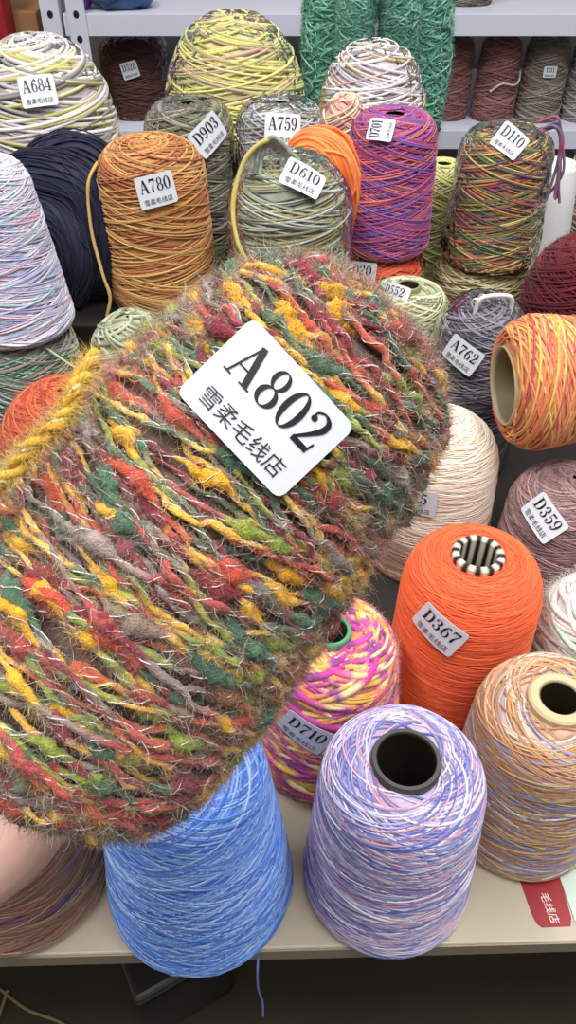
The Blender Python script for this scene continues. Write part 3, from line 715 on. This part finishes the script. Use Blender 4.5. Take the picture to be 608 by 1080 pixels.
def soft_pack(name, label, cat, loc, rx, ry, rz, mat, seed):
    rng = np.random.default_rng(seed); nu, nv = 20, 36
    u = np.linspace(-PI / 2 + .02, PI / 2 - .02, nu)[:, None]; v = np.linspace(0, 2 * PI, nv, endpoint=False)[None]
    d = 1 + .10 * np.sin(3 * v + 2 * u + seed) + .06 * np.sin(7 * v - 3 * u) + .04 * rng.normal(size=(nu, nv))
    x = rx * d * np.sign(np.cos(v)) * np.abs(np.cos(v)) ** .7 * np.cos(u) ** .6; y = ry * d * np.sign(np.sin(v)) * np.abs(np.sin(v)) ** .7 * np.cos(u) ** .6
    z = rz * np.sin(u) * (1 + 0 * v); z = np.maximum(z, -rz * .9) + rz * .9
    mb = MB(); mb.add(np.stack([x, y, z], -1).reshape(-1, 3), [grid_faces(nu, nv, wrap_v=True), np.arange(nv)[None, ::-1], (nu - 1) * nv + np.arange(nv)[None]])
    o = mb.build(name, mat, colour=False); o.location = loc; return prop(o, label, cat)
soft_pack('plastic_bag', 'crumpled dark blue bag on the upper shelf beside the post', 'bag', (-.315, 1.765, ZS_UP), .055, .05, .03, 'blue_bag', 3)
soft_pack('plastic_bag', 'small purple packet on the upper shelf at its left end', 'bag', (-.392, 1.745, ZS_UP), .022, .03, .03, 'purple_bag', 8)

r = thing('cardboard_box', 'open brown cardboard box on the far left rack', 'box', (-.590, 1.87, ZS_LO - .06))
mb = MB(); box(mb, (-.105, -.1, 0), (.105, .1, .255), .003); mb.build('box_body', 'cardboard', r, smooth=False, colour=False)
mb = MB(); box(mb, (-.105, -.106, .16), (.105, -.101, .253), .001); mb.build('front_flap', 'cardboard', r, smooth=False, colour=False)
r = thing('red_box', 'dark red upright box at the top left corner', 'box', (-.578, 1.735, ZS_LO - .06))
mb = MB(); box(mb, (-.05, -.03, 0), (.05, .03, .30), .004); mb.build('box_body', 'red_card', r, smooth=False, colour=False)
mb = MB(); box(mb, (-.051, -.031, .3), (.051, .031, .40), .004); mb.build('box_lid', 'red_card', r, smooth=False, colour=False)

# ------------------------------------------------------------------ table litter
r = thing('paper_tag', 'dark red paper tag with white lettering on the table front', 'tag', (.195, .240, TZ))
mb = MB(); pts = np.array([(-.0165, .03), (.0145, .032), (.0165, .022), (.017, -.006), (.015, -.0115), (-.006, -.0125), (-.0095, -.010), (-.0115, -.004)])
k = len(pts); v = np.concatenate([np.c_[pts, np.full(k, .0009)], np.c_[pts, np.full(k, .0002)]]); i = np.arange(k)
mb.add(v, [i[None], (i + k)[None, ::-1], np.stack([i, (i + 1) % k, (i + 1) % k + k, i + k], 1)]); mb.build('tag_card', 'red_card', r, smooth=False, colour=False)
v, f = TAGTXT; mb = MB(); s_ = .024
q = np.stack([v[:, 1] * s_ * 1.0 - .001, .012 - v[:, 0] * s_ * .9], 1); q[:, 0] += -.18 * (q[:, 1])
mb.add(np.c_[q, np.full(len(q), .0012)], f); mb.build('printed_lettering', 'tag_white', r, smooth=False, colour=False)
r = thing('price_card', 'pale green card with dark edge on the table at right', 'card', (.228, .245, TZ))
mb = MB(); box(mb, (-.015, -.02, .0002), (.05, .05, .001)); mb.build('card_sheet', 'mint_paper', r, smooth=False, colour=False)
mb = MB(); q = np.array([(-.004, .045), (-.0015, .045), (.0105, -.02), (.008, -.02)]); mb.add(np.c_[q, np.full(4, .0013)], np.arange(4)[None]); mb.build('card_stripe', 'riser_board', r, smooth=False, colour=False)
r.rotation_euler = (0, 0, .1)

# under the table
r = thing('metal_box', 'dark glossy metal box on the floor under the blue cone', 'box', (-.17, .43, 0))
r.rotation_euler = (0, 0, .5)
mb = MB(); box(mb, (-.07, -.06, 0), (.07, .06, .16), .012); mb.build('box_body', 'black_gloss', r, colour=False)
mb = MB(); box(mb, (-.073, -.063, .16), (.073, .063, .185), .008); mb.build('box_lid', 'steel', r, smooth=False, colour=False)
for lb, pts in (('straw coloured yarn scrap lying long on the floor, lower left', [(-.46, .42, .003), (-.40, .385, .003), (-.33, .36, .003), (-.27, .30, .003)]),
                ('short pale yarn scrap on the floor below the longer one', [(-.42, .355, .003), (-.37, .35, .003), (-.33, .34, .003)]),
                ('yarn scrap crossing upright on the floor at far lower left', [(-.445, .31, .003), (-.44, .36, .003), (-.435, .41, .003)])):
    mb = MB(); tube(mb, smooth_path(pts, 30), .0025, (.4, .3, .2), 6); prop(mb.build('yarn_scrap', 'straw', colour=False), lb, 'yarn scrap', 'yarn scraps on the floor')

# ------------------------------------------------------------------ the held cone
SOFT[0] = 0.08
DA = .28
B0, B1 = at(52, 738, DA), at(378, 350, .264)
ax = unit(B1 - B0); LEN = np.linalg.norm(B1 - B0)
view = unit(at(200, 540, 1) - np.array([0, 0, EYE]))
ex = unit(np.cross(ax, -view)); ey = np.cross(ax, ex)          # local frame of the cone
held = thing('held_yarn_cone', 'big fuzzy boucle cone in gold, rust, burgundy and green held in hand', 'yarn cone')
held.matrix_world = Matrix([[ex[0], ey[0], ax[0], B0[0]], [ex[1], ey[1], ax[1], B0[1]], [ex[2], ey[2], ax[2], B0[2]], [0, 0, 0, 1]])
hp = resample([(.028, -.014), (.046, -.010), (.056, .000), (.0605, .014), (.060, .035), (.056, .070), (.0495, .108), (.046, .126), (.041, .140), (.030, .150), (.012, .155)])
hp[:, 1] *= LEN / .148
rng = np.random.default_rng(802)
mb = MB(); lathe(mb, hp, lin((112, 90, 84)), off=-.003, rng=rng, jit=.3, n=90)
HPAL = [(232, 178, 44), (202, 82, 60), (140, 48, 62), (76, 114, 90), (142, 156, 60), (146, 130, 126), (240, 200, 84), (190, 84, 80)]
HWT = [.13, .15, .20, .20, .09, .15, .03, .05]
P, Nn = wind_path(hp, 185, 3.65, 220, rng, .004, thick=.7, wob=.008)
L = arclen(P); n = len(P)
C = variegate(L, HPAL, .022, rng, HWT)
wob = np.stack([noise1(n, 4, rng) for _ in range(3)], 1) * .0008
P = P + wob
rad = .0009 * (1 + .25 * noise1(n, 3, rng)).clip(.6, 1.6)
pos = np.cumsum(rng.uniform(16, 80, 6000)).astype(int); pos = pos[pos < n - 20]
for q in pos:
    l = rng.integers(3, 7); j = np.arange(-l, l + 1); a = rng.uniform(.5, 2.1)
    s = slice(q - l if q >= l else 0, q + l + 1)
    jj = np.arange(s.start, s.stop) - q
    rad[s] = rad[s] * (1 + a * np.cos(jj / (l + 1) * PI / 2) ** 1.3)
    C[s] = C[q] if rng.random() > .5 else lin(HPAL[rng.choice([0, 0, 0, 1, 2, 3, 4])]) * rng.uniform(.85, 1.1)
M4 = np.array(held.matrix_world.inverted())
def toloc(p): return M4[:3, :3] @ np.asarray(p) + M4[:3, 3]
Oc = toloc(at(281, 432, .2105)); LN = unit(M4[:3, :3] @ (np.array([0, 0, EYE]) - at(281, 432, .21)))
LC = M4[:3, :3] @ unit(at(378, 450, .2105) - at(270, 335, .2105)); LC = unit(LC - LN * (LC @ LN)); LA = np.cross(LN, LC)
def under(p, m=0.0):
    d = p - Oc; return (np.abs(d @ LC) < .0205 + m) & (np.abs(d @ LA) < .0145 + m) & (d @ LN > -.025)
u_ = under(P, .002); rad[u_] = np.minimum(rad[u_], .0012)
T = unit(np.gradient(P, axis=0)); Bn = unit(np.cross(T, Nn))
sides = 9; a = np.linspace(0, 2 * PI, sides, endpoint=False)
rr = rad[:, None] * (1 + .22 * rng.normal(size=(n, sides)) + .12 * np.sin(np.arange(n) * 1.9)[:, None]).clip(.45, 1.7)
V = P[:, None] + rr[..., None] * (np.cos(a)[None, :, None] * Bn[:, None] + np.sin(a)[None, :, None] * Nn[:, None])
Cv = np.clip(C[:, None] * rng.uniform(.8, 1.2, (n, sides, 1)), 0, 1)
mb.add(V.reshape(-1, 3), grid_faces(n, sides, wrap_v=True), Cv.reshape(-1, 3))
mb.build('wound_yarn', 'boucle_yarn', held)
# pale binder thread twisted round the strand
bt = MB(); ph = np.arange(n) * .85
Q = P + (rad * 1.02)[:, None] * (np.cos(ph)[:, None] * Bn + np.sin(ph)[:, None] * Nn)
tube(bt, Q, .00022, np.array([.72, .66, .6]), 4, cap=False, NB=(Nn, Bn))
prop(bt.build('binder_thread', 'yarn', held), 'pale thin thread twisted round the boucle strand')
kb = MB(); th = np.linspace(0, 2 * PI, 48, endpoint=False); kp = np.array([(.029, -.0135), (.026, -.017), (.0235, -.017), (.023, -.013), (.018, .06), (.0005, .06)])
kb.add(np.stack([kp[:, None, 0] * np.cos(th), kp[:, None, 0] * np.sin(th), np.repeat(kp[:, 1:2], 48, 1)], -1).reshape(-1, 3), grid_faces(6, 48, wrap_v=True), lin((150, 126, 96)))
kb.build('core_tube', 'core_card', held)
hb = MB(); k = rng.integers(0, n, 150000); k = k[~under(P[k], .0015)]; nh = len(k); a = rng.uniform(0, PI, nh)
o = np.cos(a)[:, None] * Bn[k] + np.sin(a)[:, None] * Nn[k]
hc = np.clip(C[k] * .8 + rng.uniform(.2, 1, (nh, 1)) * np.array([.19, .18, .17]), 0, 1)
add_hairs(hb, P[k] + o * rad[k][:, None] * .9, unit(o + Nn[k] * .4), hc, .0048, .00008, rng, curl=1.2, up=.6)
sl = np.flatnonzero(rad > .0016); k = rng.choice(sl, 70000); k = k[~under(P[k], .002)]; a = rng.uniform(-.1, PI + .1, len(k))
o = np.cos(a)[:, None] * Bn[k] + np.sin(a)[:, None] * Nn[k]
add_hairs(hb, P[k] + o * rad[k][:, None] * .97, unit(o * .45 + T[k] * rng.normal(size=(len(k), 1)) * 1.2), np.clip(C[k] * rng.uniform(.8, 1.35, (len(k), 1)) + .03, 0, 1), .0036, .00009, rng, curl=1.6, up=1.3)
k = rng.integers(0, n, 14000); k = k[~under(P[k], .006)]
add_hairs(hb, P[k], Nn[k], np.clip(C[k] * .8 + .1, 0, 1), .012, .00006, rng, curl=.9, up=.5)
k = rng.integers(0, n, 40000); k = k[~under(P[k], .004)]
pale = np.clip(lin((232, 214, 202)) * rng.uniform(.6, 1.1, (len(k), 1)), 0, 1)
add_hairs(hb, P[k] + Nn[k] * .0012, unit(T[k] * rng.choice([-1, 1], (len(k), 1)) + Nn[k] * .25), pale, .007, .00009, rng, curl=1.4, up=1.2)
prop(hb.build('mohair_fuzz', 'mohair', held, smooth=False), kind='stuff')
inv = held.matrix_world.inverted()
def loc(px, py, d): return np.array(inv @ Vector(at(px, py, d)))
# loose plied end at the left
LP = smooth_path([loc(-40, 520, .215), loc(5, 505, .212), loc(35, 470, .212), loc(66, 440, .214), loc(82, 405, .22), loc(100, 375, .235)], 110)
tb = MB(); _, N_, B_ = frames(LP); ph = np.arange(110) * .30
for s, cc in ((0, (206, 168, 62)), (PI, (190, 146, 48)), (PI / 2, (214, 202, 160))):
    R_ = .0014 if s != PI / 2 else .0006
    tube(tb, LP + .0012 * (np.cos(ph + s)[:, None] * N_ + np.sin(ph + s)[:, None] * B_), R_ * (1 + .2 * noise1(110, 4, rng)), lin(cc), 8)
kk = rng.integers(0, 110, 4000); add_hairs(tb, LP[kk], unit(rng.normal(size=(4000, 3))), np.repeat(lin((206, 172, 84))[None], 4000, 0), .007, .00007, rng)
tb.build('yarn_tail', 'fuzzy_yarn', held)
# sticker
paper_label(held, 'A802', Oc, LN, LC, .13, 0.0, (.0402, .0286))

# ------------------------------------------------------------------ the hand holding it
def skin_figure(name, chains, mat, voxel=.0016):
    """every chain a tapering limb of (point, radius); all melt into one continuous surface"""
    mb = MB()
    for pts in chains:
        P = smooth_path([p for p, r in pts], 12 * len(pts)); R_ = smooth_path([[r, 0, 0] for p, r in pts], 12 * len(pts))[:, 0]
        e0, e1 = unit(P[0] - P[1]), unit(P[-1] - P[-2]); q = np.linspace(0, PI / 2 * .96, 7)[1:]
        P = np.concatenate([(P[0] + e0 * R_[0] * np.sin(q)[:, None])[::-1], P, P[-1] + e1 * R_[-1] * np.sin(q)[:, None]])
        R_ = np.concatenate([(R_[0] * np.cos(q))[::-1], R_, R_[-1] * np.cos(q)])
        tube(mb, P, R_, (.8, .6, .5), 20)
    o = mb.build(name, mat, colour=False)
    m_ = o.modifiers.new('melt', 'REMESH'); m_.mode = 'VOXEL'; m_.voxel_size = voxel; m_.use_smooth_shade = True
    m_ = o.modifiers.new('soften', 'SMOOTH'); m_.factor = .5; m_.iterations = 9
    m2 = bpy.data.meshes.new_from_object(o.evaluated_get(bpy.context.evaluated_depsgraph_get()))
    old = o.data; bpy.data.objects.remove(o); bpy.data.meshes.remove(old)
    m2.name = name; m2.materials.clear(); m2.materials.append(MATS[mat])
    m2.polygons.foreach_set('use_smooth', np.ones(len(m2.polygons), bool))
    o2 = bpy.data.objects.new(name, m2); COL.objects.link(o2)
    return o2
pw = lambda x, y, d: at(x, y - 22, d)
D0 = .335
heel = (pw(0, 898, D0), .025)
chains = [
    [(pw(40, 856, D0 + .008), .020), heel, (pw(-75, 962, D0), .0225), (pw(-155, 1026, D0 + .005), .0235), (pw(-370, 1200, D0 + .02), .033), (pw(-600, 1380, D0 + .04), .040), (pw(-900, 1610, D0 + .06), .046)],   # heel of the palm, wrist, forearm
    [heel, (pw(48, 838, D0 + .012), .017), (pw(92, 782, D0 + .024), .0125), (pw(112, 750, D0 + .027), .0092), (pw(150, 708, D0 + .030), .0088), (pw(188, 668, D0 + .024), .0078), (pw(214, 640, D0 + .014), .0066)],   # middle finger
    [heel, (pw(18, 818, D0 + .012), .016), (pw(58, 748, D0 + .024), .0122), (pw(76, 722, D0 + .027), .0090), (pw(110, 680, D0 + .030), .0086), (pw(144, 644, D0 + .024), .0076), (pw(166, 616, D0 + .014), .0064)],   # index
    [heel, (pw(62, 850, D0 + .008), .016), (pw(118, 806, D0 + .020), .0122), (pw(138, 784, D0 + .024), .0088), (pw(174, 744, D0 + .025), .0084), (pw(206, 710, D0 + .020), .0074), (pw(230, 684, D0 + .010), .0062)],   # ring
    [heel, (pw(66, 866, D0 + .004), .014), (pw(124, 832, D0 + .010), .0108), (pw(146, 814, D0 + .013), .0078), (pw(176, 782, D0 + .014), .0072), (pw(202, 754, D0 + .010), .0064), (pw(220, 732, D0 + .003), .0054)],   # little
    [heel, (pw(-40, 838, D0 - .012), .016), (pw(-80, 778, D0 - .028), .0118), (pw(-92, 745, D0 - .034), .0104), (pw(-84, 712, D0 - .040), .0100), (pw(-62, 682, D0 - .044), .0078)],   # thumb
]
person = thing('hand', 'bare hand reaching in from lower left, holding the big fuzzy cone', 'hand', tuple(at(-62, 900, D0)))
hnd = skin_figure('hand_skin', chains, 'skin')
n_ = len(hnd.data.vertices); hv = np.zeros(n_ * 3); hnd.data.vertices.foreach_get('co', hv)
hnd.data.vertices.foreach_set('co', (hv.reshape(-1, 3) - np.array(person.location)).ravel()); hnd.data.update()
hnd.parent = person
